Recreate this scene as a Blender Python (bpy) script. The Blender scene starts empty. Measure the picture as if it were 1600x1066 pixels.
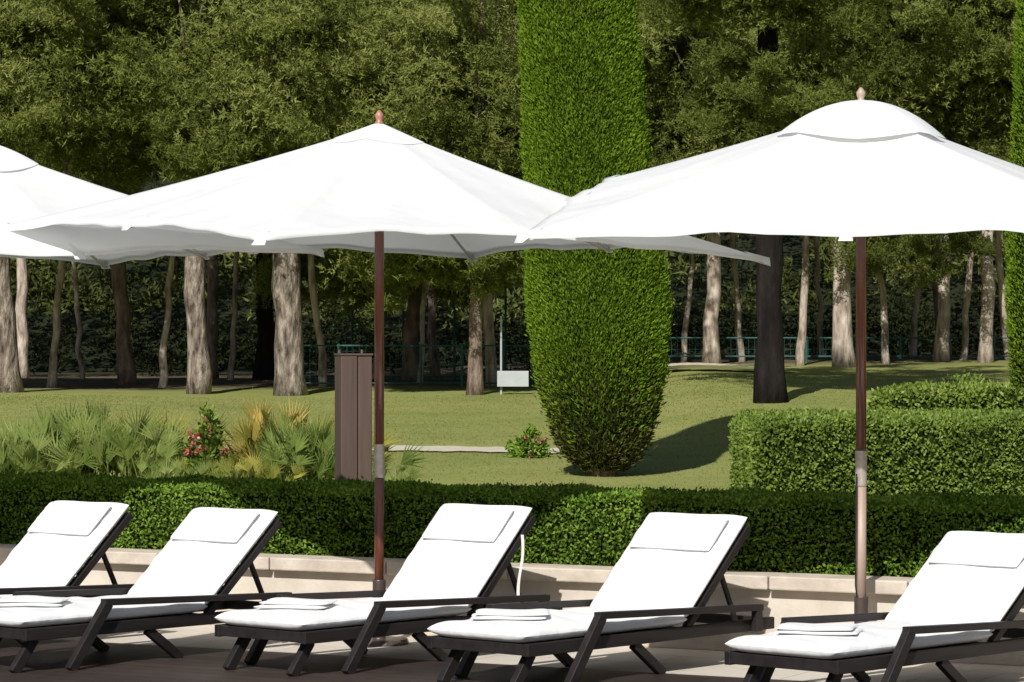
import bpy, math, numpy as np
from mathutils import Vector, Matrix
rng = np.random.default_rng(7)
scene = bpy.context.scene
COL = scene.collection
scene.view_settings.view_transform = 'Standard'
scene.view_settings.look = 'None'
scene.view_settings.exposure = 0

# ------------------------------------------------------------------ helpers
def link(o):
    COL.objects.link(o); return o
def top(o, label, cat, group=None):
    o["label"] = label; o["category"] = cat
    if group: o["group"] = group
    return o
def struct(o):
    o["kind"] = "structure"; return o
def empty(name, loc, rz=0.0):
    e = bpy.data.objects.new(name, None); e.empty_display_size = 0.2
    e.location = loc; e.rotation_euler = (0, 0, rz); return link(e)
def part(o, parent):
    o.parent = parent; return o
def dup(root):
    new = root.copy(); COL.objects.link(new)
    for c in root.children:
        d = dup(c); d.parent = new
        d.matrix_parent_inverse = c.matrix_parent_inverse.copy()
    return new
def mesh_np(name, V, F, mats, midx=None, shade=None, smooth=False):
    V = np.asarray(V, dtype=np.float32); F = np.asarray(F, dtype=np.int32)
    M, k = F.shape
    me = bpy.data.meshes.new(name)
    me.vertices.add(len(V)); me.vertices.foreach_set('co', V.ravel())
    me.loops.add(M*k); me.loops.foreach_set('vertex_index', F.ravel())
    me.polygons.add(M); me.polygons.foreach_set('loop_start', np.arange(0, M*k, k, dtype=np.int32))
    if midx is not None: me.polygons.foreach_set('material_index', np.asarray(midx, dtype=np.int32))
    for m in mats: me.materials.append(m)
    me.update(calc_edges=True)
    if shade is not None:
        a = me.attributes.new('shade', 'FLOAT', 'POINT'); a.data.foreach_set('value', np.asarray(shade, dtype=np.float32))
    if smooth: me.polygons.foreach_set('use_smooth', np.ones(M, dtype=bool))
    return me
class Geo:
    def __init__(s): s.v=[]; s.f=[]; s.m=[]
    def add(s, V, F, m=0):
        o=len(s.v); s.v += [tuple(p) for p in V]; s.f += [tuple(i+o for i in f) for f in F]; s.m += [m]*len(F); return s
    def beam(s, p0, p1, w, h, side=(1,0,0), m=0):
        p0=Vector(p0); p1=Vector(p1); d=(p1-p0).normalized(); sd=Vector(side); sd=(sd-d*sd.dot(d)).normalized(); up=sd.cross(d)
        V=[]
        for p in (p0,p1):
            for a,b in ((-1,-1),(1,-1),(1,1),(-1,1)): V.append(p+sd*a*w/2+up*b*h/2)
        return s.add(V,[(3,2,1,0),(4,5,6,7),(0,1,5,4),(1,2,6,5),(2,3,7,6),(3,0,4,7)],m)
    def box(s, lo, hi, m=0):
        x0,y0,z0=lo; x1,y1,z1=hi
        V=[(x0,y0,z0),(x1,y0,z0),(x1,y1,z0),(x0,y1,z0),(x0,y0,z1),(x1,y0,z1),(x1,y1,z1),(x0,y1,z1)]
        return s.add(V,[(3,2,1,0),(4,5,6,7),(0,1,5,4),(1,2,6,5),(2,3,7,6),(3,0,4,7)],m)
    def tube(s, pts, rad, n=12, m=0):
        pts=[Vector(p) for p in pts]; V=[]; F=[]
        for i,p in enumerate(pts):
            d=(pts[min(i+1,len(pts)-1)]-pts[max(i-1,0)]).normalized()
            a=Vector((1,0,0)) if abs(d.x)<.9 else Vector((0,1,0))
            u=(a-d*a.dot(d)).normalized(); w=d.cross(u)
            for k in range(n):
                t=2*math.pi*k/n; V.append(p+(u*math.cos(t)+w*math.sin(t))*rad[i])
        for i in range(len(pts)-1):
            for k in range(n):
                a=i*n+k; b=i*n+(k+1)%n; F.append((a,b,b+n,a+n))
        F.append(tuple(range(n-1,-1,-1))); F.append(tuple((len(pts)-1)*n+k for k in range(n)))
        return s.add(V,F,m)
    def obj(s, name, mats, smooth=False, bevel=0):
        me=bpy.data.meshes.new(name); me.from_pydata(s.v,[],s.f)
        for m in mats: me.materials.append(m)
        for p,i in zip(me.polygons,s.m): p.material_index=i; p.use_smooth=smooth
        me.update(); o=link(bpy.data.objects.new(name,me))
        if bevel:
            b=o.modifiers.new('bevel','BEVEL'); b.width=bevel; b.segments=2; b.limit_method='ANGLE'
        return o

# ---------------------------------------------------------------- materials
def newmat(name):
    m=bpy.data.materials.new(name); m.use_nodes=True; nt=m.node_tree; nt.nodes.clear()
    out=nt.nodes.new('ShaderNodeOutputMaterial'); return m,nt,out
def noise_ramp(nt, scale, stops, detail=6, rough=.6, coord='Object', mscale=(1,1,1)):
    tc=nt.nodes.new('ShaderNodeTexCoord'); mp=nt.nodes.new('ShaderNodeMapping'); mp.inputs['Scale'].default_value=mscale
    n=nt.nodes.new('ShaderNodeTexNoise'); n.inputs['Scale'].default_value=scale; n.inputs['Detail'].default_value=detail; n.inputs['Roughness'].default_value=rough
    r=nt.nodes.new('ShaderNodeValToRGB')
    nt.links.new(tc.outputs[coord],mp.inputs[0]); nt.links.new(mp.outputs[0],n.inputs['Vector']); nt.links.new(n.outputs['Fac'],r.inputs[0])
    els=r.color_ramp.elements
    els[0].position=stops[0][0]; els[0].color=(*stops[0][1],1); els[1].position=stops[-1][0]; els[1].color=(*stops[-1][1],1)
    for p,c in stops[1:-1]:
        e=els.new(p); e.color=(*c,1)
    return n,r
def simple(name, stops, scale=8, rough=.6, bump=0.0, bscale=None, coord='Object', mscale=(1,1,1), spec=.5, metal=0, coat=0, bdist=.01):
    m,nt,out=newmat(name); b=nt.nodes.new('ShaderNodeBsdfPrincipled')
    n,r=noise_ramp(nt,scale,stops,coord=coord,mscale=mscale)
    nt.links.new(r.outputs[0],b.inputs['Base Color']); b.inputs['Roughness'].default_value=rough
    b.inputs['Specular IOR Level'].default_value=spec; b.inputs['Metallic'].default_value=metal; b.inputs['Coat Weight'].default_value=coat
    if bump:
        n2,_=noise_ramp(nt,bscale or scale*3,[(0,(0,0,0)),(1,(1,1,1))],coord=coord,mscale=mscale)
        bp=nt.nodes.new('ShaderNodeBump'); bp.inputs['Strength'].default_value=bump; bp.inputs['Distance'].default_value=bdist
        nt.links.new(n2.outputs['Fac'],bp.inputs['Height']); nt.links.new(bp.outputs[0],b.inputs['Normal'])
    nt.links.new(b.outputs[0],out.inputs[0]); return m
def leafmat(name, stops, trans=.25, rough=.55, spec=.3, nscale=1.5, plain=False):
    m,nt,out=newmat(name)
    if plain: b=nt.nodes.new('ShaderNodeBsdfDiffuse')
    else:
        b=nt.nodes.new('ShaderNodeBsdfPrincipled'); b.inputs['Roughness'].default_value=rough; b.inputs['Specular IOR Level'].default_value=spec
    at=nt.nodes.new('ShaderNodeAttribute'); at.attribute_name='shade'
    n,_=noise_ramp(nt,nscale,[(0,(0,0,0)),(1,(1,1,1))],detail=1)
    oi=nt.nodes.new('ShaderNodeObjectInfo')
    ad=nt.nodes.new('ShaderNodeMath'); ad.operation='MULTIPLY_ADD'; ad.inputs[1].default_value=.7
    nt.links.new(at.outputs['Fac'],ad.inputs[0])
    ml=nt.nodes.new('ShaderNodeMath'); ml.operation='MULTIPLY'; ml.inputs[1].default_value=.5
    nt.links.new(n.outputs['Fac'],ml.inputs[0]); nt.links.new(ml.outputs[0],ad.inputs[2])
    ad2=nt.nodes.new('ShaderNodeMath'); ad2.operation='MULTIPLY_ADD'; ad2.inputs[1].default_value=.18
    nt.links.new(oi.outputs['Random'],ad2.inputs[0]); nt.links.new(ad.outputs[0],ad2.inputs[2])
    sb=nt.nodes.new('ShaderNodeMath'); sb.operation='SUBTRACT'; sb.inputs[1].default_value=.18; nt.links.new(ad2.outputs[0],sb.inputs[0])
    r=nt.nodes.new('ShaderNodeValToRGB'); els=r.color_ramp.elements
    els[0].position=stops[0][0]; els[0].color=(*stops[0][1],1); els[1].position=stops[-1][0]; els[1].color=(*stops[-1][1],1)
    for p,c in stops[1:-1]: e=els.new(p); e.color=(*c,1)
    nt.links.new(sb.outputs[0],r.inputs[0]); nt.links.new(r.outputs[0],b.inputs[0])
    t=nt.nodes.new('ShaderNodeBsdfTranslucent'); nt.links.new(r.outputs[0],t.inputs[0])
    mx=nt.nodes.new('ShaderNodeMixShader'); mx.inputs[0].default_value=trans
    nt.links.new(b.outputs[0],mx.inputs[1]); nt.links.new(t.outputs[0],mx.inputs[2]); nt.links.new(mx.outputs[0],out.inputs[0]); return m

M_pine=leafmat('pine_needles',[(.1,(.06,.078,.018)),(.5,(.17,.205,.046)),(.95,(.35,.38,.12))],trans=.3,nscale=.5,plain=True)
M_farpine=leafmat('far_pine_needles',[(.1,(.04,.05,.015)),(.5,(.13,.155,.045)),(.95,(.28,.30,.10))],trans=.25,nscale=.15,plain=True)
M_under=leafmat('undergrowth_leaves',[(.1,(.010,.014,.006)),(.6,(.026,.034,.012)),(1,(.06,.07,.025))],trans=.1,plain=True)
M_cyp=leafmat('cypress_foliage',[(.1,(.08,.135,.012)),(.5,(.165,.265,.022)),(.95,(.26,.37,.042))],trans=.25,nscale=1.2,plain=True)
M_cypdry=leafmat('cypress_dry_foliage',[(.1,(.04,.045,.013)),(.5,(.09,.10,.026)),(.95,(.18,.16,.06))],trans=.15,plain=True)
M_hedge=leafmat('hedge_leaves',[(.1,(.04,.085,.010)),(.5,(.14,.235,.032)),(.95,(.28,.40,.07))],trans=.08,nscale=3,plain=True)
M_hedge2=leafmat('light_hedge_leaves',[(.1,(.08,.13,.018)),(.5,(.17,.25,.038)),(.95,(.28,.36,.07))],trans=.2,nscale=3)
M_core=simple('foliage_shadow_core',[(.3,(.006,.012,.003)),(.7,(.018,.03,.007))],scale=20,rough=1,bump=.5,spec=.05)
M_palm=leafmat('fan_palm_leaf',[(.1,(.09,.14,.026)),(.5,(.21,.275,.065)),(.95,(.40,.44,.15))],trans=.25,rough=.6,spec=.2)
M_palmy=leafmat('yellowing_palm_leaf',[(.1,(.13,.16,.03)),(.5,(.31,.31,.06)),(.95,(.58,.38,.10))],trans=.25,rough=.6,spec=.2)
M_petal=leafmat('pink_red_petals',[(.1,(.35,.04,.04)),(.5,(.5,.14,.12)),(1,(.7,.45,.40))],trans=.2)
M_bark=simple('pine_bark',[(.34,(.06,.046,.037)),(.5,(.22,.18,.145)),(.66,(.42,.36,.30))],scale=11,rough=.95,bump=1,bscale=12,mscale=(1,1,.3),spec=.1,bdist=.09)
M_barkp=simple('pale_sunlit_bark',[(.34,(.16,.13,.10)),(.5,(.38,.31,.25)),(.66,(.58,.50,.42))],scale=9,rough=.95,bump=.8,bscale=10,mscale=(1,1,.3),spec=.1,bdist=.05)  # pale bark, lightened in colour so shaded trunks look sunlit
M_barkd=simple('shaded_pine_bark',[(.35,(.010,.008,.008)),(.7,(.03,.025,.022))],scale=5,rough=.95,bump=1,bscale=9,mscale=(1,1,.25),spec=.1,bdist=.05)  # bark with the shade on the trunk put into its colour
M_bark2=simple('reddish_pine_bark',[(.3,(.06,.043,.034)),(.7,(.36,.27,.21))],scale=9,rough=.95,bump=1,bscale=9,mscale=(1,1,.3),spec=.1,bdist=.08)
M_frame=simple('dark_stained_wood',[(.3,(.010,.0085,.0085)),(.7,(.026,.021,.021))],scale=14,rough=.5,bump=.12,bscale=60,mscale=(1,.1,1),spec=.3)
M_pole=simple('varnished_mahogany',[(.3,(.10,.028,.016)),(.7,(.19,.058,.032))],scale=12,rough=.3,bump=.05,mscale=(1,1,.1),coat=.3)
M_palewood=simple('weathered_pale_wood',[(.3,(.34,.24,.19)),(.7,(.52,.40,.33))],scale=10,rough=.5,bump=.05,mscale=(1,1,.15))
M_finial=simple('reddish_varnished_wood',[(.3,(.30,.12,.08)),(.7,(.45,.22,.15))],scale=12,rough=.4)
M_rib=simple('pale_rib_wood',[(.3,(.55,.50,.45)),(.7,(.68,.63,.58))],scale=12,rough=.6)
M_metal=simple('brushed_steel',[(.3,(.45,.38,.33)),(.7,(.6,.52,.46))],scale=30,rough=.4,metal=.5)
M_brown=simple('brown_painted_timber',[(.3,(.075,.046,.037)),(.7,(.115,.075,.06))],scale=5,rough=.6,bump=.2,mscale=(3,3,.2))
M_stone=simple('cream_limestone',[(.3,(.44,.37,.31)),(.55,(.56,.49,.41)),(.75,(.66,.59,.51))],scale=6,rough=.8,bump=.25,bscale=60,spec=.2)
M_plaster=simple('cream_plaster',[(.3,(.52,.46,.39)),(.7,(.64,.58,.5))],scale=4,rough=.9,bump=.25,bscale=40,spec=.1)
M_green=simple('green_fence_paint',[(.3,(.014,.075,.065)),(.7,(.022,.11,.095))],scale=5,rough=.6)
M_sign=simple('pale_grey_paint',[(.3,(.38,.40,.41)),(.7,(.46,.47,.47))],scale=5,rough=.5)
M_rope=simple('white_cord',[(.3,(.6,.58,.55)),(.7,(.75,.73,.7))],scale=40,rough=.8)
M_base=simple('base_metal',[(.3,(.07,.05,.045)),(.7,(.12,.09,.08))],scale=9,rough=.4,metal=.3)

def cloth(name, col, trans, wscale, bump, dist):
    m,nt,out=newmat(name); b=nt.nodes.new('ShaderNodeBsdfPrincipled'); b.inputs['Roughness'].default_value=.85; b.inputs['Specular IOR Level'].default_value=.15
    n,r=noise_ramp(nt,3,[(.3,tuple(c*.96 for c in col)),(.7,col)],detail=5)
    nt.links.new(r.outputs[0],b.inputs['Base Color'])
    n2,_=noise_ramp(nt,wscale,[(0,(0,0,0)),(1,(1,1,1))],detail=2)
    bp=nt.nodes.new('ShaderNodeBump'); bp.inputs['Strength'].default_value=bump; bp.inputs['Distance'].default_value=dist
    nt.links.new(n2.outputs['Fac'],bp.inputs['Height']); nt.links.new(bp.outputs[0],b.inputs['Normal'])
    if trans:
        t=nt.nodes.new('ShaderNodeBsdfTranslucent'); t.inputs[0].default_value=(*col,1)
        mx=nt.nodes.new('ShaderNodeMixShader'); mx.inputs[0].default_value=trans
        nt.links.new(b.outputs[0],mx.inputs[1]); nt.links.new(t.outputs[0],mx.inputs[2]); nt.links.new(mx.outputs[0],out.inputs[0])
    else: nt.links.new(b.outputs[0],out.inputs[0])
    return m
M_canvas=cloth('white_canvas',(.91,.92,.93),.25,2.4,.5,.04)
M_cush=cloth('white_cushion_fabric',(.80,.80,.81),0,7,.5,.02)
M_towel=cloth('white_terry',(.80,.80,.80),0,120,.5,.004)
M_pipe=cloth('piping_fabric',(.6,.6,.6),0,7,.1,.01)

# ------------------------------------------------------------------- ground
def smooth(t): t=np.clip(t,0,1); return t*t*(3-2*t)
def gh(x,y):
    x=np.asarray(x,float); y=np.asarray(y,float)
    h=.4+.025*(np.minimum(y,52)-20)+.35*smooth((x-.5)/2.5)*np.clip((y-25)/21,0,1.15)
    h=h+np.clip(y-88,0,200)*.33
    return h+.03*np.sin(x*.7+y*.3)*np.clip((y-22)/10,0,1)
WA=-math.atan2(.53,1.0); WO=np.array([0,16.75])
wx=np.array([math.cos(WA),math.sin(WA)]); wy=np.array([-math.sin(WA),math.cos(WA)])
def wl(lx,ly): p=WO+wx*lx+wy*ly; return p[0],p[1]

gx=np.concatenate([np.linspace(-160,-20,15),np.linspace(-18,18,61),np.linspace(20,160,15)])
gy=np.concatenate([[-40,-10,-2,.10,.14],np.linspace(.6,60,90),np.linspace(64,230,40)])
V=[];nx=len(gx)
for j,ly in enumerate(gy):
    X=WO[0]+wx[0]*gx+wy[0]*ly; Y=WO[1]+wx[1]*gx+wy[1]*ly
    Z=np.full(nx,-.03) if ly<.12 else gh(X,Y)-(.06 if ly<.2 else 0)
    if ly>=.12: Z=np.maximum(Z,.2)
    V.append(np.stack([X,Y,Z],1))
V=np.concatenate(V); F=[(j*nx+i,j*nx+i+1,(j+1)*nx+i+1,(j+1)*nx+i) for j in range(len(gy)-1) for i in range(nx-1)]
m,nt,out=newmat('lawn_and_earth'); b=nt.nodes.new('ShaderNodeBsdfPrincipled'); b.inputs['Roughness'].default_value=.95; b.inputs['Specular IOR Level'].default_value=.1
n1,r1=noise_ramp(nt,.5,[(.3,(.21,.25,.07)),(.5,(.28,.30,.095)),(.7,(.35,.345,.125))],detail=8,rough=.7)
n2,r2=noise_ramp(nt,9,[(.3,(.78,.8,.74)),(.7,(1,1,1))],detail=6,rough=.8)
mm=nt.nodes.new('ShaderNodeMix'); mm.data_type='RGBA'; mm.blend_type='MULTIPLY'; mm.inputs[0].default_value=.8
nt.links.new(r1.outputs[0],mm.inputs[6]); nt.links.new(r2.outputs[0],mm.inputs[7])
n3,r3=noise_ramp(nt,.8,[(.3,(.06,.046,.028)),(.7,(.18,.145,.095))],detail=8)
geo=nt.nodes.new('ShaderNodeNewGeometry'); sp=nt.nodes.new('ShaderNodeSeparateXYZ'); nt.links.new(geo.outputs['Position'],sp.inputs[0])
n4,_=noise_ramp(nt,.35,[(0,(0,0,0)),(1,(1,1,1))],detail=5)
ma=nt.nodes.new('ShaderNodeMath'); ma.operation='MULTIPLY_ADD'; ma.inputs[1].default_value=8; nt.links.new(n4.outputs['Fac'],ma.inputs[0]); nt.links.new(sp.outputs['Y'],ma.inputs[2])
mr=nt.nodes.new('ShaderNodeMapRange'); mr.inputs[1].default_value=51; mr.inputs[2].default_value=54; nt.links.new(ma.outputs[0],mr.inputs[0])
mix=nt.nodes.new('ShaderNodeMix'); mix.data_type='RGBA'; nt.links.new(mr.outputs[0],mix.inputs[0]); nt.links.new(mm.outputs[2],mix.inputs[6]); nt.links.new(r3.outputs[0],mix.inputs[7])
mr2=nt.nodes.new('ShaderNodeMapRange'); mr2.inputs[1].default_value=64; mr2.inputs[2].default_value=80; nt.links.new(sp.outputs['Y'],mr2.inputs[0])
mix2=nt.nodes.new('ShaderNodeMix'); mix2.data_type='RGBA'; mix2.inputs[7].default_value=(.022,.027,.012,1); nt.links.new(mr2.outputs[0],mix2.inputs[0]); nt.links.new(mix.outputs[2],mix2.inputs[6])  # hill ground darkened in colour to stand for shade inside the wood
nt.links.new(mix2.outputs[2],b.inputs['Base Color'])
bp=nt.nodes.new('ShaderNodeBump'); bp.inputs['Strength'].default_value=.3; bp.inputs['Distance'].default_value=.02; nt.links.new(n2.outputs['Fac'],bp.inputs['Height']); nt.links.new(bp.outputs[0],b.inputs['Normal'])
nt.links.new(b.outputs[0],out.inputs[0]); M_lawn=m
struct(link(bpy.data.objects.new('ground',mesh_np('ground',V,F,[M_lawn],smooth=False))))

def wsheet(name,x0,x1,y0,y1,z,mat):
    g=Geo(); g.add([(*wl(x0,y0),z),(*wl(x1,y0),z),(*wl(x1,y1),z),(*wl(x0,y1),z)],[(0,1,2,3)])
    return struct(g.obj(name,[mat]))
def brickmat(name,bw,rh,mo,c1,c2,cm,rough,grain=(.6,.6,.6)):
    m,nt,out=newmat(name); b=nt.nodes.new('ShaderNodeBsdfPrincipled'); b.inputs['Roughness'].default_value=rough; b.inputs['Specular IOR Level'].default_value=.25
    tc=nt.nodes.new('ShaderNodeTexCoord'); mp=nt.nodes.new('ShaderNodeMapping'); mp.inputs['Rotation'].default_value=(0,0,-WA)
    br=nt.nodes.new('ShaderNodeTexBrick'); br.inputs['Scale'].default_value=1; br.inputs['Brick Width'].default_value=bw; br.inputs['Row Height'].default_value=rh; br.inputs['Mortar Size'].default_value=mo
    br.inputs['Color1'].default_value=(*c1,1); br.inputs['Color2'].default_value=(*c2,1); br.inputs['Mortar'].default_value=(*cm,1)
    n,r=noise_ramp(nt,6,[(.3,grain),(.7,(1,1,1))],detail=6)
    mu=nt.nodes.new('ShaderNodeMix'); mu.data_type='RGBA'; mu.blend_type='MULTIPLY'; mu.inputs[0].default_value=.7
    nt.links.new(tc.outputs['Object'],mp.inputs[0]); nt.links.new(mp.outputs[0],br.inputs['Vector']); nt.links.new(br.outputs['Color'],mu.inputs[6]); nt.links.new(r.outputs[0],mu.inputs[7]); nt.links.new(mu.outputs[2],b.inputs['Base Color']); nt.links.new(b.outputs[0],out.inputs[0]); return m
wsheet('pavement',-14,14,-1.25,0.0,0.0,brickmat('cream_paving',.6,.4,.004,(.62,.56,.48),(.68,.62,.54),(.4,.35,.3),.8,(.85,.85,.85)))
wsheet('deck',-14,14,-14,-1.25,0.004,brickmat('timber_decking',3,.14,.005,(.038,.027,.023),(.064,.047,.039),(.006,.005,.004),.6))

wall=empty('low_wall',(WO[0],WO[1],0),WA); top(wall,"low cream plastered planter wall with pale stone coping","wall")
g=Geo(); g.box((-12,.02,0),(12,.2,.34)); o=g.obj('wall_face',[M_plaster]); part(o,wall)
g=Geo(); g.box((-12,-.03,.0),(12,.018,.10)); o=g.obj('plinth',[M_stone],bevel=.006); part(o,wall)
g=Geo(); x=-12
while x<12: g.box((x,-.05,.345),(x+.79,.24,.42)); x+=.8
o=g.obj('coping',[M_stone],bevel=.008); part(o,wall)

def strip(name,pts,w,mat,dz=.02,n=60):
    pts=np.array(pts,float); t=np.linspace(0,len(pts)-1,n); P=np.stack([np.interp(t,range(len(pts)),pts[:,k]) for k in (0,1)],1)
    for _ in range(6): P[1:-1]=(P[:-2]+P[1:-1]*2+P[2:])/4
    T=np.gradient(P,axis=0); N=np.stack([-T[:,1],T[:,0]],1); N/=np.linalg.norm(N,axis=1)[:,None]
    V=[];F=[]
    for i in range(n):
        ww=w*(1+.12*math.sin(i*.9)+.08*math.sin(i*2.3))
        for k in np.linspace(-.5,.5,5):
            q=P[i]+N[i]*k*ww; V.append((q[0],q[1],float(gh(q[0],q[1]))+dz))
    for i in range(n-1):
        for k in range(4): a=i*5+k; F.append((a,a+1,a+6,a+5))
    return struct(link(bpy.data.objects.new(name,mesh_np(name,V,F,[mat]))))
M_path=simple('pale_gravel',[(.3,(.50,.45,.34)),(.7,(.68,.62,.5))],scale=10,rough=.95,spec=.1)
strip('path',[(-12,31),(-5,30.5),(-1,30),(.5,29.9)],.95,M_path,.014)
strip('path',[(2.3,47),(3.2,46.4),(4.3,45.8)],.8,M_path,.10)

# ---------------------------------------------------------------- foliage gen
def unit(n,r=rng):
    v=r.normal(size=(n,3)); return v/np.linalg.norm(v,axis=1)[:,None]
def nrm(v): return v/np.maximum(np.linalg.norm(v,axis=1),1e-6)[:,None]
def tris(P,D,L,W,r=rng):
    n=len(P); S=nrm(np.cross(D,unit(n,r))); L=np.broadcast_to(L,(n,))[:,None]; W=np.broadcast_to(W,(n,))[:,None]
    V=np.stack([P-S*W/2,P+S*W/2,P+D*L],1).reshape(-1,3); return V,np.arange(3*n).reshape(n,3)
def rhomb(P,D,L,W,r=rng,bend=.0):
    n=len(P); S=nrm(np.cross(D,unit(n,r))); N=np.cross(S,D); L=np.broadcast_to(L,(n,))[:,None]; W=np.broadcast_to(W,(n,))[:,None]
    mid=P+D*L*.5+N*L*bend
    V=np.stack([P,mid+S*W/2,P+D*L,mid-S*W/2],1).reshape(-1,3); return V,np.arange(4*n).reshape(n,4)
def crown_mesh(name,seed,ncl,rx,rz,tufts,needles,L,W,cr,mat):
    r=np.random.default_rng(seed)
    c=unit(ncl,r)*(r.random(ncl)**.38)[:,None]; c[:,2]=np.where(c[:,2]<0,c[:,2]*.85,c[:,2])
    c=c*np.array([rx,rx,rz])*(1+.15*r.normal(size=(ncl,1)))
    cs=(.45+.8*r.random(ncl)**1.5)*cr; sh=r.random(ncl)
    ci=np.repeat(np.arange(ncl),tufts); n=len(ci)
    d=unit(n,r); d[:,2]=np.where(d[:,2]<-.3,-d[:,2]*.6,d[:,2]); d=nrm(d)
    tilt=r.normal(size=(ncl,2))*.35
    off=d*(cs[ci]*(.3+.8*r.random(n)))[:,None]*np.array([1,1,.8])
    off[:,2]+=off[:,0]*tilt[ci,0]+off[:,1]*tilt[ci,1]
    tp=c[ci]+off
    ts=sh[ci]*.5+r.random(n)*.28+.12*d[:,2]
    ti=np.repeat(np.arange(n),needles); k=len(ti)
    nd=nrm(d[ti]*.3+unit(k,r)*.95+np.array([0,0,.25]))
    V,F=tris(tp[ti]+unit(k,r)*.04,nd,L*(.6+.7*r.random(k)),W*(.7+.6*r.random(k)),r)
    s=np.repeat(ts[ti]+.15*r.random(k),3)
    return mesh_np(name,V,F,[mat],shade=s)
CR=[crown_mesh('crown',100+i,118,2.9,[2.9,3.2,2.7,3.0][i],140,10,.085,.021,.80,M_pine) for i in range(4)]
CRL=[crown_mesh('crown',200+i,36,1.6,1.1,130,10,.085,.021,.6,M_pine) for i in range(2)]

def trunk_obj(pts,rads,limbs,mat,seed,n=14):
    r=np.random.default_rng(seed); g=Geo(); P=np.array(pts,float); m=20; t=np.linspace(0,len(P)-1,m)
    Q=np.stack([np.interp(t,range(len(P)),P[:,k]) for k in range(3)],1)
    for _ in range(3): Q[1:-1]=(Q[:-2]+2*Q[1:-1]+Q[2:])/4
    Q[1:-1,:2]+=r.normal(size=(m-2,2))*.018
    R=np.interp(t,range(len(P)),rads)*(1+.06*r.normal(size=m)); R[0]*=1.35; R[1]*=1.08
    g.tube(Q,list(R),n)
    for i in range(limbs):
        k=int(r.integers(m//2,m)); a=r.random()*6.28; l=.8+.8*r.random(); up=.3+.9*r.random()
        p0=Q[k]; p2=p0+np.array([math.cos(a)*l,math.sin(a)*l,l*up]); p1=(p0+p2)/2+np.array([0,0,-.12*l])
        g.tube([p0,p1,p2],[R[k]*.35,R[k]*.2,.012],7)
    return g.obj('trunk',[mat],smooth=True)
def pine(x,y,trad,lean,cz,csc,var,mat,label,extra=(),seed=0,small=False,limbs=6):
    z=float(gh(x,y)); e=empty('pine_tree',(x,y,z)); top(e,label,'tree','pine trees at the edge of the lawn')
    H=cz+(.3 if small else 1.0*csc)
    t=trunk_obj([(0,0,-.1),(lean*.45,.0,H*.4),(lean,0,H*.75),(lean*1.1,0,H)],[trad,trad*.86,trad*.6,trad*.25],3 if small else limbs,mat,seed)
    part(t,e)
    c=link(bpy.data.objects.new('crown',CRL[var%2] if small else CR[var%4])); c.location=(lean*1.1,0,cz); c.scale=(csc,csc,csc*.95); c.rotation_euler=(0,0,seed*1.7); part(c,e)
    for (ex,ey,ez,es) in extra:
        c=link(bpy.data.objects.new('crown',CRL[seed%2])); c.location=(ex,ey,ez); c.scale=(es,es,es); c.rotation_euler=(0,0,seed+ex); part(c,e)
    return e
G1="tall pine with sunlit grey bark standing on the lawn edge"
def PX(px,d): return (px-800)/4600*d
front=[
 (12,46,.22,-.45,5.6,1.05,0,M_bark,[(-.8,-.4,3.3,.8)],G1),
 (200,51,.14,-.5,5.7,.95,1,M_bark2,[],"slim leaning pine with reddish bark among taller pines"),
 (310,46.5,.18,-.12,5.5,1.0,2,M_bark,[(1,-.6,3.8,.8)],G1),
 (413,53,.17,.1,6.0,1.0,3,M_barkd,[],"dark shaded pine behind the sunlit trunks"),
 (455,46,.235,-.25,5.7,1.1,1,M_bark,[(1.2,-.4,3.5,.9),(-.9,-.7,3.9,.7)],"stout pine with deeply furrowed sunlit bark"),
 (640,52,.14,.3,5.2,1.1,0,M_bark2,[(0,-1,2.5,1.1),(1.4,-1,2.2,.9),(-1.3,-1,2.1,.9)],"slim pine with low hanging boughs"),
 (742,45,.11,.1,5.2,.95,2,M_bark2,[(-.8,-.2,2.1,.95),(.5,.2,2.3,.9),(0,-.6,3.5,1.1),(-1.5,-.3,2.6,.8)],"small pine with low boughs beside a sandy mound"),
 (870,52,.17,0,5.8,1.1,3,M_bark2,[(0,-.5,3.2,1.0)],G1),
 (1112,49,.13,.1,5.6,1.0,2,M_barkp,[(-.5,-.5,3.4,.9)],"slim pine with pale sunlit trunk"),
 (1320,48,.16,-.2,5.5,1.05,3,M_barkp,[(-.3,-.8,3.3,.8),(1.0,-.6,2.2,.85)],G1),
 (1470,49,.11,.25,5.8,1.05,0,M_barkp,[],"slim pine with pale sunlit trunk"),
 (1540,48.5,.11,.1,5.6,1.05,1,M_barkp,[(.4,-.4,3.5,.7)],"slim pine with pale sunlit trunk"),
 (-190,47,.2,.3,5.6,1.1,2,M_bark,[],G1),
 (1760,48,.2,-.3,5.6,1.1,2,M_bark,[],G1)]
for i,(px,d,tr,ln,cz,cs,v,mt,ex,lb) in enumerate(front): pine(PX(px,d),d,tr,ln,cz,cs,v,mt,lb,ex,seed=i+1)
for i,(px,d,tr,ln) in enumerate([(80,49.5,.07,.35),(128,54,.05,-.3),(252,49.5,.06,.3),(360,52.5,.05,.25),(505,49,.065,-.4),(585,53,.06,.3),(655,50,.05,.26),(768,48.5,.09,-.15),(1068,50,.05,.3),(1160,50.5,.06,-.35),(1250,48.5,.07,.28),(1285,54,.055,-.2),(1385,48.5,.06,-.3),(1425,52,.06,.35),(1503,49.5,.06,.3),(1575,50,.07,-.36)]):
    pine(PX(px,d),d,tr,ln,4.6+.5*math.sin(i*2.1),.9,i,M_barkp,"slim young pine with a slightly leaning pale trunk",seed=200+i,small=True)
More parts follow.
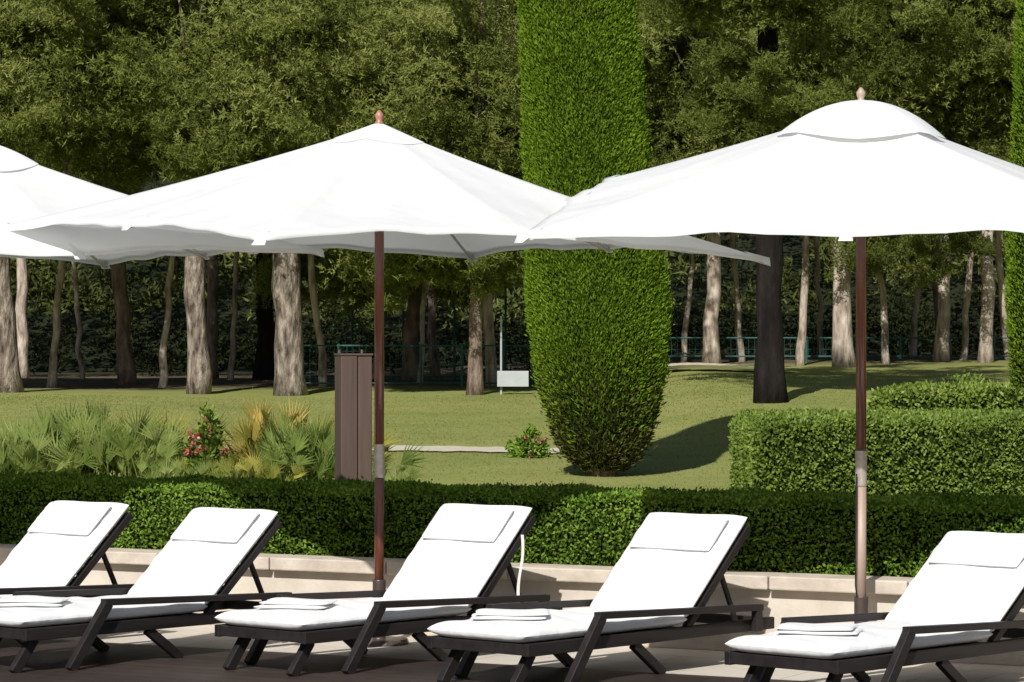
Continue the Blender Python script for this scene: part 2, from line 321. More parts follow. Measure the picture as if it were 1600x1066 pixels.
pine(PX(1205,37),37,.185,-.05,6.4,.85,0,M_barkd,"pine with dark shaded trunk standing alone on the lawn",[(.2,-.2,3.7,.7),(0,-.3,5.1,.9)],seed=41,limbs=0)

i=0
for d,step in ((59,3.5),):
    x=-.21*d
    while x<.21*d:
        xx=x+rng.uniform(-1.2,1.2); yy=d+rng.uniform(-2.5,2.5)
        pine(xx,yy,rng.uniform(.08,.14),rng.uniform(-.6,.6),rng.uniform(6.0,7.2),rng.uniform(1.1,1.25),i,[M_bark2,M_barkp,M_bark2][i%3],"slim pine deep in the shaded wood",seed=60+i)
        i+=1; x+=step
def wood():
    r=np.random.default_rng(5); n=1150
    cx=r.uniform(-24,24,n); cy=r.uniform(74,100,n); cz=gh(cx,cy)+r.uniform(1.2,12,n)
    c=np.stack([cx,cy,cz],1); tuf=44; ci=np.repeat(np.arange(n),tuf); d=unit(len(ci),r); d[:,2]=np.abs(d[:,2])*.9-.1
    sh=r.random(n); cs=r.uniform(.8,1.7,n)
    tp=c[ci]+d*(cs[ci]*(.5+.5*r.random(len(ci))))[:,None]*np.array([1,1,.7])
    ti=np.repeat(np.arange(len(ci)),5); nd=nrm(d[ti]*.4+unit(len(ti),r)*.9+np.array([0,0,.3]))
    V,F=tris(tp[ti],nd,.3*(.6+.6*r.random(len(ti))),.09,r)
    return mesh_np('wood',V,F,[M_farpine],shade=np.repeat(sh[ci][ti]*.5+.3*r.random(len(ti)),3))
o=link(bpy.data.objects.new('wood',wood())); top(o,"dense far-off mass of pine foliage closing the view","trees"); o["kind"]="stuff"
def under():
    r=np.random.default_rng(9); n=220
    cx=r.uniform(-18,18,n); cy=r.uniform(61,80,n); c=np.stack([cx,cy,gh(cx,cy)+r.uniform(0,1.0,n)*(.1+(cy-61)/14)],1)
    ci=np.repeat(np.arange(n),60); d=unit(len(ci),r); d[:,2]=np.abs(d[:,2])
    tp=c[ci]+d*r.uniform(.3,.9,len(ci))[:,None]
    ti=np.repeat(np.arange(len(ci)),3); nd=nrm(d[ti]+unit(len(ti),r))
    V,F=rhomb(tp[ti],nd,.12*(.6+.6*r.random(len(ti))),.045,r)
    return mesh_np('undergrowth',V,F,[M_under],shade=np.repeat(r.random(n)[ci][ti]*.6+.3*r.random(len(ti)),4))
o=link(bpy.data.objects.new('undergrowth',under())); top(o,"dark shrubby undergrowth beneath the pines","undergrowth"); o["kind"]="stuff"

# --------------------------------------------------------------- cypresses
def cypress(x,y,prof,label,seed,shift=0.0,sh2=0.0,n=210000):
    r=np.random.default_rng(seed); z0=float(gh(x,y)); e=empty('cypress_tree',(x,y,z0)); top(e,label,'tree','clipped columnar cypresses')
    g=Geo(); g.tube([(0,0,-.1),(0,0,.5),(shift*3+sh2*9,0,3)],[.13,.1,.06],10); part(g.obj('trunk',[M_bark2],smooth=True),e)
    hs=np.array([p[0] for p in prof]); rs=np.array([p[1] for p in prof]); H=hs[-1]
    def lump(a,h): return 1+.022*np.sin(3*a+h*1.7)+.018*np.sin(7*a-h*3.1+1)+.014*np.sin(11*a+h*6)+.010*np.sin(h*9+a*4)
    A=np.linspace(0,2*np.pi,49)[:-1]; Z=np.linspace(hs[0],H,90); V=[];F=[]
    for z in Z:
        rr=np.interp(z,hs,rs)*lump(A,z)-.05-.07*max(0,min(1,(.9-z))); rr=np.maximum(rr,.01)
        V.append(np.stack([rr*np.cos(A)+shift*z+sh2*z*z,rr*np.sin(A),np.full(48,z)],1))
    V=np.concatenate(V)
    for j in range(89):
        for k in range(48): a=j*48+k; b2=j*48+(k+1)%48; F.append((a,b2,b2+48,a+48))
    nc=len(F)
    hh=np.linspace(0,H,400); cw=np.cumsum(np.interp(hh,hs,rs)*np.where(hh<5.2,1,.4)*np.where(hh<.6,.6,1)); h=np.interp(r.random(n),cw/cw[-1],hh)
    h=np.maximum(h,hs[0]); a=r.random(n)*2*np.pi; low=np.clip((1.1-h)/.9,0,1)
    rr=np.interp(h,hs,rs)*lump(a,h)+(-.06+.05*r.random(n)+.03*(r.random(n)<.03))*(1+low*1.8)
    P=np.stack([rr*np.cos(a)+shift*h+sh2*h*h,rr*np.sin(a),h],1); O=np.stack([np.cos(a),np.sin(a),np.zeros(n)],1)
    D=nrm(O*(.6+.3*low[:,None])+np.array([0,0,1.0])*(1-.5*low[:,None])+unit(n,r)*.65)
    V2,F2=rhomb(P,D,.034*(.6+.8*r.random(n))*(1+.6*low),.0115*(.7+.6*r.random(n))*(1+.3*low),r,.1)
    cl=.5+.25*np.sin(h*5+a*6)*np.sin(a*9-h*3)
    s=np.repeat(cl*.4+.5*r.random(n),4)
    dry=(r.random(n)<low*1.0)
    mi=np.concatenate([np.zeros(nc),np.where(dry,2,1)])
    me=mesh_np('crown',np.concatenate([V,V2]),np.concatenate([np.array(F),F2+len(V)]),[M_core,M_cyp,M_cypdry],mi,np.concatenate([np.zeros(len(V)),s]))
    part(link(bpy.data.objects.new('crown',me)),e); return e
prof=[(.05,.20),(.13,.32),(.27,.42),(.55,.51),(.9,.58),(1.3,.625),(1.9,.62),(2.5,.57),(3.3,.54),(4.2,.52),(5.2,.46),(6.2,.37),(7.0,.22),(7.5,.04)]
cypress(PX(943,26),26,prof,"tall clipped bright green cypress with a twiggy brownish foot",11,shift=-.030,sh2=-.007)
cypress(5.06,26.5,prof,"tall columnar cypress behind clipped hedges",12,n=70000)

# ------------------------------------------------------------------- hedges
def hedge(name,loc,rz,x0,x1,y0,y1,z0,z1,mat,dens,leaf,label,seed,round_=.06,group=None,rough=1.0):
    r=np.random.default_rng(seed)
    def bumpf(u,v): return rough*(.022*np.sin(u*5.1+v*3)+.018*np.sin(u*11.3-v*7+1)+.014*np.sin(u*23+v*17))
    P=[];N=[]
    def face(n,fn,nor): 
        p=fn(r.random(n),r.random(n)); P.append(p); N.append(np.broadcast_to(np.array(nor,float),(n,3)))
    LX,LY,LZ=x1-x0,y1-y0,z1-z0
    face(int(LX*LZ*dens),lambda a,b:np.stack([x0+a*LX,np.full_like(a,y0),z0+b*LZ],1),(0,-1,0))
    face(int(LX*LY*dens),lambda a,b:np.stack([x0+a*LX,y0+b*LY,np.full_like(a,z1)],1),(0,0,1))
    face(int(LX*LZ*dens*.35),lambda a,b:np.stack([x0+a*LX,np.full_like(a,y1),z0+b*LZ],1),(0,1,0))
    for xx,s in ((x0,-1),(x1,1)): face(int(LY*LZ*dens),lambda a,b,xx=xx:np.stack([np.full_like(a,xx),y0+a*LY,z0+b*LZ],1),(s,0,0))
    P=np.concatenate(P); N=np.concatenate(N); n=len(P)
    c=np.array([np.clip(P[:,0],x0+round_,x1-round_),np.clip(P[:,1],y0+round_,y1-round_),np.minimum(P[:,2],z1-round_)]).T
    dd=P-c; L=np.linalg.norm(dd,axis=1); k=L>round_; P[k]=c[k]+dd[k]/L[k][:,None]*round_
    u=P[:,0]+P[:,1]*.7; off=bumpf(u,P[:,2]+P[:,1])-.025+.045*r.random(n)
    stray=r.random(n)<.02; off=off+stray*.03*r.random(n)
    P=P+N*off[:,None]
    D=nrm(N*.5+unit(n,r)+np.array([0,0,.25]))
    V2,F2=rhomb(P,D,leaf*(.7+.6*r.random(n)),leaf*.55*(.8+.4*r.random(n)),r,.08)
    i=.045
    V=np.array([(x0+i,y0+i,z0),(x1-i,y0+i,z0),(x1-i,y1-i,z0),(x0+i,y1-i,z0),(x0+i,y0+i,z1-i),(x1-i,y0+i,z1-i),(x1-i,y1-i,z1-i),(x0+i,y1-i,z1-i)])
    F=np.array([(3,2,1,0),(4,5,6,7),(0,1,5,4),(1,2,6,5),(2,3,7,6),(3,0,4,7)])
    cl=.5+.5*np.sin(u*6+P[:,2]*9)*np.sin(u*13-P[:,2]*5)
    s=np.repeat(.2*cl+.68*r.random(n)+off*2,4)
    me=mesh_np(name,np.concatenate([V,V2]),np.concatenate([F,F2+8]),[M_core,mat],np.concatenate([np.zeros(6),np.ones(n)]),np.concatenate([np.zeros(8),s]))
    o=link(bpy.data.objects.new(name,me)); o.location=loc; o.rotation_euler=(0,0,rz); top(o,label,'hedge',group); return o
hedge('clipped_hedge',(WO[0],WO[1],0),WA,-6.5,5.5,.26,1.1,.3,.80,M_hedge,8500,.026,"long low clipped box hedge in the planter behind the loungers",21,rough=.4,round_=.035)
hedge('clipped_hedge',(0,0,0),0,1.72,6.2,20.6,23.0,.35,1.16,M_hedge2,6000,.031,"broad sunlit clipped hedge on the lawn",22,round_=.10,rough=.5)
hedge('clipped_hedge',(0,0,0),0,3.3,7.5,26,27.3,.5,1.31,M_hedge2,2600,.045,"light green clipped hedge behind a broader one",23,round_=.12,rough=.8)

# -------------------------------------------------------- shrubs and palms
def shrub(loc,rx,rz,nl,leaf,mat,label,seed,flowers=0,fmat=None,fz=0.1):
    r=np.random.default_rng(seed); n=nl
    d=unit(n,r); d[:,2]=np.abs(d[:,2]); lob=1+.15*np.sin(d[:,0]*5+1)+.12*np.sin(d[:,1]*7+d[:,2]*5)
    P=d*lob[:,None]*np.array([rx,rx,rz])*(.6+.4*r.random((n,1))); D=nrm(d+unit(n,r)*.8)
    V,F=rhomb(P,D,leaf*(.7+.6*r.random(n)),leaf*.5,r,.1); s=np.repeat(r.random(n),4); mi=np.zeros(n)
    if flowers:
        c=unit(flowers,r); c[:,2]=np.abs(c[:,2])*(1-fz)+fz; c[:,1]=-np.abs(c[:,1]); c=nrm(c); C=c*np.array([rx,rx,rz])*1.0
        ci=np.repeat(np.arange(flowers),12); D2=nrm(c[ci]*.4+unit(len(ci),r)); V2,F2=rhomb(C[ci],D2,.038,.028,r)
        F=np.concatenate([F,F2+len(V)]); V=np.concatenate([V,V2]); s=np.concatenate([s,np.repeat(r.random(len(ci)),4)]); mi=np.concatenate([mi,np.ones(len(ci))])
    me=mesh_np('shrub',V,F,[mat]+([fmat] if fmat else []),mi,s); o=link(bpy.data.objects.new('flowering_shrub' if flowers else 'shrub',me)); o.location=loc; top(o,label,'shrub'); return o
def at(px,d): x=PX(px,d); return (x,d,float(gh(x,d))-.02)
shrub(at(322,23.6),.20,.66,3000,.06,M_hedge2,"rounded leafy shrub with pink and red flowers",31,22,M_petal,fz=.7)
shrub(at(828,28.8),.20,.27,1800,.05,M_hedge,"low rounded shrub dotted with red flowers on the lawn",32,8,M_petal)
shrub(at(1590,27.6),.45,.75,3500,.06,M_hedge2,"loose leafy shrub rising behind the clipped hedge",33)
shrub(at(1500,30),.8,.65,4500,.055,M_hedge2,"loose leafy shrub rising behind the clipped hedge",34)
def fan_palm(loc,nl,R,mat,label,seed):
    r=np.random.default_rng(seed); V=[];F=[];S=[]
    def quad(a,b,c,d,s):
        o=len(V); V.extend([a,b,c,d]); F.append((o,o+1,o+2,o+3)); S.extend([s]*4)
    for i in range(nl):
        az=r.random()*6.28; el=math.radians(r.uniform(25,85)); l=R*r.uniform(.3,.66)
        d=np.array([math.cos(az)*math.cos(el),math.sin(az)*math.cos(el),math.sin(el)])
        base=np.array([r.normal()*.17,r.normal()*.10,.02]); tip=base+d*l
        side=np.cross(d,[0,0,1.]); side/=np.linalg.norm(side); up=np.cross(side,d)
        quad(base-side*.006,base+side*.006,tip+side*.005,tip-side*.005,.3)
        roll=r.uniform(-1.4,1.4); s2=side*math.cos(roll)+up*math.sin(roll); u2=np.cross(s2,d)
        ns=10; fl=R*r.uniform(.28,.42); sh=r.random()*.6; spread=math.radians(r.uniform(25,58))
        for k in range(ns):
            t=(k/(ns-1)-.5)*2*spread; q=d*math.cos(t)+s2*math.sin(t); q=q+u2*(.25*abs(math.sin(t)))
            q/=np.linalg.norm(q); w=np.cross(q,u2); w/=np.linalg.norm(w); ll=fl*(1-.2*abs(math.sin(t)))*r.uniform(.85,1.1)
            m1=tip+q*ll*.4; end=tip+q*ll-np.array([0,0,.15*ll*r.random()])
            quad(tip,m1+w*.008*R/.8,end,m1-w*.008*R/.8,sh+.35*r.random())
    me=mesh_np('fan_palm',V,F,[mat],None,S); o=link(bpy.data.objects.new('fan_palm',me)); o.location=loc; top(o,label,'palm','dwarf fan palms behind the hedge'); return o
for k,(px,d,nl,R,mt,lb) in enumerate([
 (-40,24,120,.66,M_palm,"bushy green dwarf fan palm"),(45,23.8,120,.70,M_palm,"bushy green dwarf fan palm"),(120,24.4,130,.82,M_palm,"bushy green dwarf fan palm"),
 (185,23.8,130,.80,M_palm,"bushy green dwarf fan palm"),(236,24.3,100,.76,M_palmy,"dwarf fan palm with yellowing leaves"),(275,23.2,60,.42,M_palm,"small dwarf fan palm"),(370,23.3,80,.46,M_palmy,"small dwarf fan palm with yellowing leaves"),
 (435,24.4,130,.84,M_palmy,"dwarf fan palm with yellow and orange leaves"),(488,23.6,120,.74,M_palm,"bushy green dwarf fan palm"),(530,24.6,60,.62,M_palmy,"dwarf fan palm with yellowing leaves"),(606,23.2,40,.38,M_palm,"small dwarf fan palm beside a brown post")]):
    fan_palm(at(px,d),nl,R,mt,lb,300+k)

# grass tufts
r_=np.random.default_rng(3); ny=120000; gy_=19+26*r_.random(ny)**.85; gx_=(r_.random(ny)-.5)*.42*gy_
keep=(np.abs(gy_-30.25)>.7)|(gx_>.8); lyy=(gx_-WO[0])*wy[0]+(gy_-WO[1])*wy[1]; keep&=(lyy>1.2)
gx_=gx_[keep]; gy_=gy_[keep]; ng=len(gx_)
P=np.stack([gx_,gy_,gh(gx_,gy_)-.004],1); D=nrm(np.array([0,0,1.])+unit(ng,r_)*.9)
Vg,Fg=tris(P,D,.018*(.5+r_.random(ng)),.010*(gy_/24),r_)
M_grass=leafmat('grass_blades',[(.1,(.24,.27,.075)),(.5,(.29,.31,.10)),(.95,(.35,.35,.13))],trans=.45,nscale=.5,plain=True)
o=link(bpy.data.objects.new('grass',mesh_np('grass',Vg,Fg,[M_grass],None,np.repeat(r_.random(ng),3)))); top(o,"short mown lawn grass blades","grass"); o["kind"]="stuff"

# --------------------------------------------------- brown post, fence, sign
x,y=PX(550,20.2),20.2; z=float(gh(x,y)); e=empty('timber_post',(x,y,z),math.radians(18)); top(e,"square brown painted timber post standing behind the hedge","post")
g=Geo(); g.box((-.10,-.09,-.05),(.015,.09,1.21)); g.box((.022,-.085,-.05),(.12,.085,1.21)); g.box((-.05,-.06,-.04),(.08,.06,1.2)); part(g.obj('shaft',[M_brown],bevel=.006),e)
g=Geo(); g.box((-.105,-.095,1.213),(.125,.095,1.228)); part(g.obj('cap',[M_brown],bevel=.004),e)
for fx in (-.09,.07):
    g=Geo(); g.tube([(fx,0,1.229),(fx,0,1.255)],[.010,.008],8); part(g.obj('fitting',[M_brown]),e)

def fence(x0,x1,d,h,n,label):
    z0=float(gh((x0+x1)/2,d)); e=empty('wire_fence',(x0,d,z0)); top(e,label,'fence')
    W=x1-x0; g=Geo(); g.tube([(0,0,-.4),(0,0,h)],[.022,.022],8); p0=g.obj('fence_post',[M_green]); part(p0,e)
    for i in range(1,n+1):
        q=p0.copy(); COL.objects.link(q); q.parent=e; q.location=(W*i/n,0,0)
    for zz in (.08,h-.03):
        g=Geo(); g.tube([(0,0,zz),(W,0,zz)],[.015,.015],6); part(g.obj('fence_rail',[M_green]),e)
    g=Geo(); k=0.0
    while k<W: g.beam((k,0,.05),(k,0,h-.05),.004,.004); k+=.1
    zz=.2
    while zz<h-.1: g.beam((0,0,zz),(W,0,zz),.004,.004,side=(0,1,0)); zz+=.2
    part(g.obj('fence_mesh',[M_green]),e)
fence(PX(465,47.8),PX(850,47.8),47.8,.72,6,"low green wire fence below the pines")
fence(PX(470,56),PX(1190,56),56,3.2,9,"tall green tennis court fence among the trees")
fence(PX(1040,49.6),PX(1700,49.6),49.6,.42,9,"low green wire fence below the pines")
x,y=PX(783,45),45; e=empty('sign_board',(x,y,float(gh(x,y)))); top(e,"small plain white board on a pale post by the fence","sign")
g=Geo(); g.tube([(0,0,-.1),(0,0,1.2)],[.017,.015],10); part(g.obj('post',[M_sign]),e)
g=Geo(); g.box((-.06,-.09,.12),(.42,-.055,.36)); part(g.obj('board',[M_sign],bevel=.005),e)

# ----------------------------------------------------------------- umbrellas
def umbrella(loc,rz,hc,hm,apex,label,capr=.42,caph=.15,cexp=1.7,lift=.04,seed=1,lowmat=None,fmat=None,flat=.65,reach=(1,1,1,1)):
    e=empty('patio_umbrella',loc,rz); top(e,label,'umbrella','white patio umbrellas along the loungers')
    lowmat=lowmat or M_pole; fmat=fmat or M_finial
    R=2.19; ribs=[]
    for k in range(8):
        a=math.radians(45*k); rr=R*reach[k//2] if k%2==0 else R/math.sqrt(2); ribs.append(np.array([rr*math.cos(a),rr*math.sin(a),hc[k//2] if k%2==0 else hm[k//2]]))
    r=np.random.default_rng(seed); N=16; T=24
    def g_(t): return .84*t+.16*(1-(1-t)**2.2)
    V=[];F=[]; n=8*N
    wv=[r.random()*6 for _ in range(4)]
    for j in range(T+1):
        t=j/T
        for k in range(8):
            sagk=.045+.03*math.sin(k*2.3+seed)
            for s_ in range(N):
                s=s_/N; A=ribs[k]; B=ribs[(k+1)%8]; H=A*(1-s)+B*s; b_=math.sin(math.pi*s)
                b2=b_**.7
                xy=H[:2]*(1-.045*b_*t*t)*t; hem=H[2]+(.015+sagk*.3)*b_
                z=apex-(apex-hem)*g_(t)-(.045+sagk*.5)*b2*math.sin(math.pi*t)*t
                a=math.atan2(xy[1],xy[0]) if t>0 else 0
                z+=(.009*math.sin(9*a+wv[0]+5*t)+.006*math.sin(23*a+wv[1])*t)*t*b_
                V.append((xy[0],xy[1],z))
    for j in range(T):
        for k in range(n): a=j*n+k; b=j*n+(k+1)%n; F.append((a,b,b+n,a+n))
    o=len(V)
    for k in range(n):
        p=V[T*n+k]; V.append((p[0]*.997,p[1]*.997,p[2]-.02))
    for k in range(n): a=T*n+k; b=T*n+(k+1)%n; F.append((a,b,o+(k+1)%n,o+k))
    g=Geo(); g.v=V; g.f=F; g.m=[0]*len(F)
    for k in range(8):
        p=ribs[k]; d=p[:2]/np.linalg.norm(p[:2]); s=np.array([-d[1],d[0]]); zt=p[2]; sl=(apex-p[2])/np.linalg.norm(p[:2])*.8
        q=lambda u,v,dz:(p[0]+d[0]*u+s[0]*v,p[1]+d[1]*u+s[1]*v,zt-sl*u+dz)
        g.add([q(.012,-.035,-.035),q(.012,.035,-.035),q(-.13,.012,.008),q(-.13,-.012,.008),q(.012,0,.010)],[(0,1,4),(1,2,4),(2,3,4),(3,0,4)])
    part(g.obj('canopy',[M_canvas],smooth=True),e)
    V=[];F=[];m=12; C=64; ztop=apex+caph
    bases=[apex-(apex-ribs[k][2])*g_(min(1,capr/np.linalg.norm(ribs[k][:2]))) for k in range(8)]; mb=sum(bases)/8
    for j in range(m+1):
        t=j/m
        for k in range(C):
            a=2*math.pi*k/C; seg=(k%8)/8; b_=math.sin(math.pi*seg)
            kk=int(k//8); A=ribs[kk]; B=ribs[(kk+1)%8]; H=A*(1-seg)+B*seg; L=np.linalg.norm(H[:2]); d=H[:2]/L
            rad=capr*(1-.03*b_)*t; base=apex-(apex-H[2])*g_(min(1,capr/L))
            edge=max(base,flat*mb+(1-flat)*base)+lift+1.1*lift*b_
            z=ztop-(ztop-edge)*(t**cexp)
            V.append((d[0]*rad,d[1]*rad,z))
    for j in range(m):
        for k in range(C): a=j*C+k; b=j*C+(k+1)%C; F.append((a,b,b+C,a+C))
    g=Geo(); g.v=V; g.f=F; g.m=[0]*len(F); part(g.obj('vent_cap',[M_canvas],smooth=True),e)
    zt=ztop; q=.75
    g=Geo(); g.tube([(0,0,zt-.02),(0,0,zt),(0,0,zt+.012*q),(0,0,zt+.03*q),(0,0,zt+.055*q),(0,0,zt+.075*q),(0,0,zt+.09*q)],[.028*q,.034*q,.02*q,.03*q,.034*q,.02*q,.006],14); part(g.obj('finial',[fmat],smooth=True),e)
    g=Geo(); g.tube([(0,0,1.12),(0,0,apex-.02)],[.027,.027],18); part(g.obj('upper_pole',[M_pole],smooth=True),e)
    g=Geo(); g.tube([(0,0,.25),(0,0,.93)],[.027,.027],18); part(g.obj('lower_pole',[lowmat],smooth=True),e)
    g=Geo(); g.tube([(0,0,.932),(0,0,.94),(0,0,1.11),(0,0,1.118)],[.028,.0305,.0305,.028],18); part(g.obj('pole_sleeve',[M_metal],smooth=False),e)
    g=Geo(); g.tube([(0,0,.003),(0,0,.03),(0,0,.031),(0,0,.36)],[.17,.16,.037,.037],24); part(g.obj('base',[M_base],smooth=False,bevel=.003),e)
    zr=2.46
    g=Geo(); g.tube([(0,0,zr-.1),(0,0,zr)],[.045,.045],14); part(g.obj('hub',[M_pole],smooth=False),e)
    for k in range(8):
        H=ribs[k]; L=np.linalg.norm(H[:2]); pts=[]
        for t in np.linspace(.02,1.002,8): pts.append((H[0]*t,H[1]*t,apex-(apex-H[2])*g_(min(t,1))-.028))
        g=Geo(); g.tube(pts,[.009]*8,6); part(g.obj('rib',[M_rib]),e)
        t=.5; p=(H[0]*t,H[1]*t,apex-(apex-H[2])*g_(t)-.035)
        d=H[:2]/L; g=Geo(); g.tube([(d[0]*.045,d[1]*.045,zr-.05),p],[.009,.009],6); part(g.obj('strut',[M_rib]),e)
    return e
u1=umbrella((-.744,16.5,0),math.radians(-13),[2.14,2.25,2.35,2.19],[2.26,2.27,2.32,2.25],2.91,"white square canvas umbrella with pointed top on a mahogany pole",capr=.26,caph=.015,cexp=1.0,lift=.004,seed=1,flat=0,reach=(1,1,1.07,1))
u2=umbrella((1.82,15.35,0),math.radians(35.6),[2.45,2.64,2.19,2.15],[2.56,2.44,2.19,2.31],2.915,"white square canvas umbrella with domed vent cap, tilted slightly forward",capr=.44,caph=.03,cexp=2.1,lift=.007,seed=2,lowmat=M_palewood,fmat=M_palewood,flat=.3)
u0=umbrella((-3.27,18.0,0),math.radians(-13),[2.24,2.25,2.2,2.12],[2.27,2.27,2.22,2.2],2.92,"white square canvas umbrella with low vent cap beside the hedge",capr=.40,caph=.01,cexp=1.6,lift=.006,seed=3,flat=.2)
g=Geo(); g.tube([(-.05,-.02,1.0),(-.062,-.03,.85),(-.066,-.03,.6),(-.058,-.02,.42),(-.04,-.01,.36)],[.004,.004,.004,.004,.004],6)
part(g.obj('pull_cord',[M_frame]),u2)

# ------------------------------------------------------------------ loungers
W=.66; HY=1.25
def rounded_slab(w,l,t,z0,y0,name,mat,puff=.012,seed=0,pipe=True,nx=22,ny=44,ex=8,ey=16):
    r=np.random.default_rng(seed); ph=r.random(6)*6
    g=Geo(); V=[];F=[]
    us=np.sin(np.linspace(-1,1,nx+1)*math.pi/2*.9995); vs=np.sin(np.linspace(-1,1,ny+1)*math.pi/2*.9995)
    for side in (1,-1):
        for v in vs:
            for u in us:
                e_=(max(0,1-abs(u)**ex)**.5)*(max(0,1-abs(v)**ey)**.5)
                z=t/2*e_*side
                if side>0: z+=puff*(1-u*u)*(1-v*v)+.004*math.sin(u*5+ph[0]+v*9)*e_+.004*math.sin(v*17+ph[1]+u*3)*e_
                V.append((u*w/2,y0+(v+1)/2*l,z0+t/2+z))
    n=(nx+1); off=len(V)//2
    for j in range(ny):
        for i in range(nx):
            a=j*n+i; F.append((a,a+1,a+n+1,a+n)); F.append((off+a+n,off+a+n+1,off+a+1,off+a))
    g.add(V,F,0)
    if pipe:
        zz=z0+t*.5
        pts=[];hw=w/2;c=.02
        for cx,cy,a0 in ((hw-c,y0+l-c,0),(-hw+c,y0+l-c,90),(-hw+c,y0+c,180),(hw-c,y0+c,270)):
            for q in range(5):
                a=math.radians(a0+q*22.5); pts.append((cx+c*math.cos(a),cy+c*math.sin(a),zz))
        pts.append(pts[0]); g.tube(pts,[.004]*len(pts),6,1)
    return g.obj(name,[mat,M_pipe],smooth=True)
def build_lounger():
    e=empty('sun_lounger',(0,0,0))
    g=Geo(); L=2.0; x=W/2-.0175
    for s in (-1,1): g.beam((s*x,0,.197),(s*x,L,.197),.035,.062)
    g.beam((-x+.0,.02,.198),(x-.0,.02,.198),.03,.054,side=(0,1,0)); g.beam((-x,L-.02,.198),(x,L-.02,.198),.03,.054,side=(0,1,0)); g.beam((-x,HY+.02,.197),(x,HY+.02,.197),.03,.045,side=(0,1,0))
    y=.1
    while y<HY-.05: g.box((-x,y,.205),(x,y+.06,.224)); y+=.085
    part(g.obj('frame',[M_frame],bevel=.004),e)
    for s in (-1,1):
        xa=s*(W/2+.024); xi=s*(W/2-.10)
        g=Geo(); g.beam((xi,-.0,0),(xi,.13,.168),.04,.055); part(g.obj('leg',[M_frame],bevel=.004),e)
        g=Geo(); g.beam((xa,.27,.0),(xa,.52,.33),.042,.056); part(g.obj('leg',[M_frame],bevel=.004),e)
        g=Geo(); g.beam((xa-s*.055,1.08,0),(xa-s*.055,.84,.168),.036,.050); part(g.obj('leg',[M_frame],bevel=.004),e)
        g=Geo(); g.beam((xa,.49,.335),(xa,1.84,.290),.045,.034); g.beam((xa,1.81,.285),(xa,1.81,.166),.04,.05); part(g.obj('armrest',[M_frame],bevel=.004),e)
    for s in (-1,1):
        g=Geo(); g.beam((s*.22,HY+.38,.55),(s*.22,HY+.55,.215),.018,.028); part(g.obj('backrest_support',[M_frame],bevel=.003),e)
    part(rounded_slab(W-.02,HY+.02,.080,.224,-.01,'seat_cushion',M_cush,seed=1,pipe=False,ey=24),e)
    bk=[]
    g=Geo(); 
    for s in (-1,1): g.beam((s*(W/2-.025),0,-.02),(s*(W/2-.025),.72,-.02),.035,.04)
    g.beam((-W/2+.03,.705,-.02),(W/2-.03,.705,-.02),.03,.036,side=(0,1,0)); yy=.08
    while yy<.66: g.box((-W/2+.03,yy,-.03),(W/2-.03,yy+.055,-.012)); yy+=.08
    bk.append(g.obj('backrest',[M_frame],bevel=.004))
    bk.append(rounded_slab(W-.01,.71,.070,.002,.03,'back_cushion',M_cush,seed=2,pipe=False))
    bk.append(rounded_slab(W-.13,.24,.048,.068,.44,'pillow',M_cush,puff=.016,seed=3,ny=24,ex=5,ey=5))
    for o in bk: o.location=(0,HY,.232); o.rotation_euler=(math.radians(45),0,0); part(o,e)
    return e
proto=build_lounger()
LG='white cushioned sun loungers in a row'
def place(l,cx,cd,a,rec,label):
    a=math.radians(a); v=(math.sin(a),-math.cos(a)); l.location=(cx+v[0]*W/2,cd+v[1]*W/2,.004); l.rotation_euler=(0,0,a-math.pi/2)
    for c in l.children:
        if c.name.split('.')[0] in('backrest','back_cushion','pillow'): c.rotation_euler=(math.radians(rec),0,0)
    top(l,label,'lounger',LG)
spec=[(-3.84,15.9,49,42.5,"dark wood sun lounger with white cushions and raised back"),
      (-2.95,15.3,49,41.5,"dark wood sun lounger with white cushions and raised back"),
      (-1.53,15.14,49,45,"dark wood sun lounger with white cushions and a loose tie hanging"),
      (-.42,14.51,49,43,"dark wood sun lounger with white cushions and raised back"),
      (.99,13.75,47,37,"dark wood sun lounger with white cushions, back slightly lower")]
Ls=[proto]+[dup(proto) for _ in range(4)]
for l,sp_ in zip(Ls,spec): place(l,*sp_)
g=Geo(); V=[];F=[]; xx,yy_,zz_=W/2-.016,HY+.40,.64
for i in range(13):
    t=i/12; wv_=.010+.004*t
    V+= [(xx+.012+.006*math.sin(t*6),yy_+.006*math.sin(t*7)-.03*t,zz_-.40*t),(xx+.012+wv_+.006*math.sin(t*6+.3),yy_+.006*math.sin(t*7)+.010-.03*t,zz_-.40*t)]
for i in range(12): F.append((2*i,2*i+1,2*i+3,2*i+2))
g.add(V,F); part(g.obj('cushion_tie',[M_rope]),Ls[2])
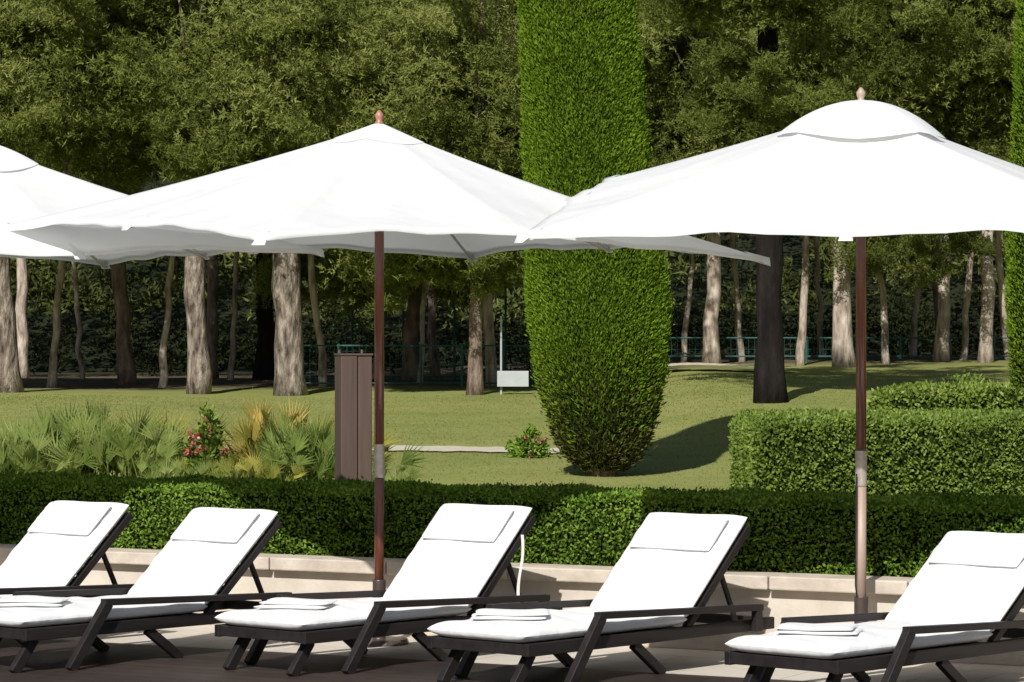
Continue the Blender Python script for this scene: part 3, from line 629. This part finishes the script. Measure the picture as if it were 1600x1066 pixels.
def towel(l,px,py,rz,seed):
    r=np.random.default_rng(seed); g=Geo(); V=[];F=[]
    lay=2; nx_,ny_=20,14
    for k in range(lay):
        w=.37-.012*k+.01*r.random(); d=.25-.01*k; z0=.0+k*.019; ox=.008*r.normal(); oy=.008*r.normal()
        for side in (0,1):
            for j in range(ny_+1):
                for i in range(nx_+1):
                    u=math.sin((i/nx_*2-1)*1.57); v=math.sin((j/ny_*2-1)*1.57); e_=(max(0,1-abs(u)**7)**.5)*(max(0,1-abs(v)**6)**.5)
                    z=z0+.011+(.011*e_ if side else -.011*e_)+(.005*math.sin(u*3+k+seed)+.003*math.sin(v*4+u*2+seed))*(1 if side else .5)*e_
                    V.append((ox+u*w/2+.004*math.sin(v*3+seed),oy+v*d/2+.004*math.sin(u*4+seed),z))
        n=nx_+1; h=(nx_+1)*(ny_+1); b=k*2*h
        for j in range(ny_):
            for i in range(nx_):
                a=b+j*n+i; F.append((a+n,a+n+1,a+1,a)); F.append((h+a,h+a+1,h+a+n+1,h+a+n))
    g.add(V,F); o=g.obj('folded_towel',[M_towel],smooth=True)
    M=Matrix.Translation(l.location)@Matrix.Rotation(l.rotation_euler.z,4,'Z'); p=M@Vector((px,py,.312))
    o.location=p; o.rotation_euler=(0,0,l.rotation_euler.z+rz); top(o,"folded white towel lying on the foot of a lounger cushion",'towel','folded white towels on the loungers'); return o
for k,l in enumerate(Ls): towel(l,-.02+.02*math.sin(k*2),.30,math.radians([12,38,30,38,27][k]),k)

# -------------------------------------------------------------- light, camera
EL=math.radians(37.5); AZ=math.radians(15)
ld=Vector((math.sin(AZ)*math.cos(EL),math.cos(AZ)*math.cos(EL),-math.sin(EL)))
s=bpy.data.lights.new('sun','SUN'); s.energy=5.0; s.angle=math.radians(.5); s.color=(1,.97,.915)
so=link(bpy.data.objects.new('sun',s)); so.rotation_euler=ld.to_track_quat('-Z','Y').to_euler()
w=bpy.data.worlds.new('World'); scene.world=w; w.use_nodes=True; nt=w.node_tree
sk=nt.nodes.new('ShaderNodeTexSky'); sk.sky_type='NISHITA'; sk.sun_disc=False; sk.sun_elevation=EL; sk.sun_rotation=math.radians(180)+AZ
bg=nt.nodes['Background']; bg.inputs[1].default_value=.055; nt.links.new(sk.outputs[0],bg.inputs[0])
c=bpy.data.cameras.new('camera'); c.sensor_width=36; c.lens=4600*36/1600; c.clip_end=2000; c.clip_start=.1
co=link(bpy.data.objects.new('camera',c)); co.location=(0,0,1.6); co.rotation_euler=(math.radians(90)+math.atan(27/4600),0,0)
scene.camera=co
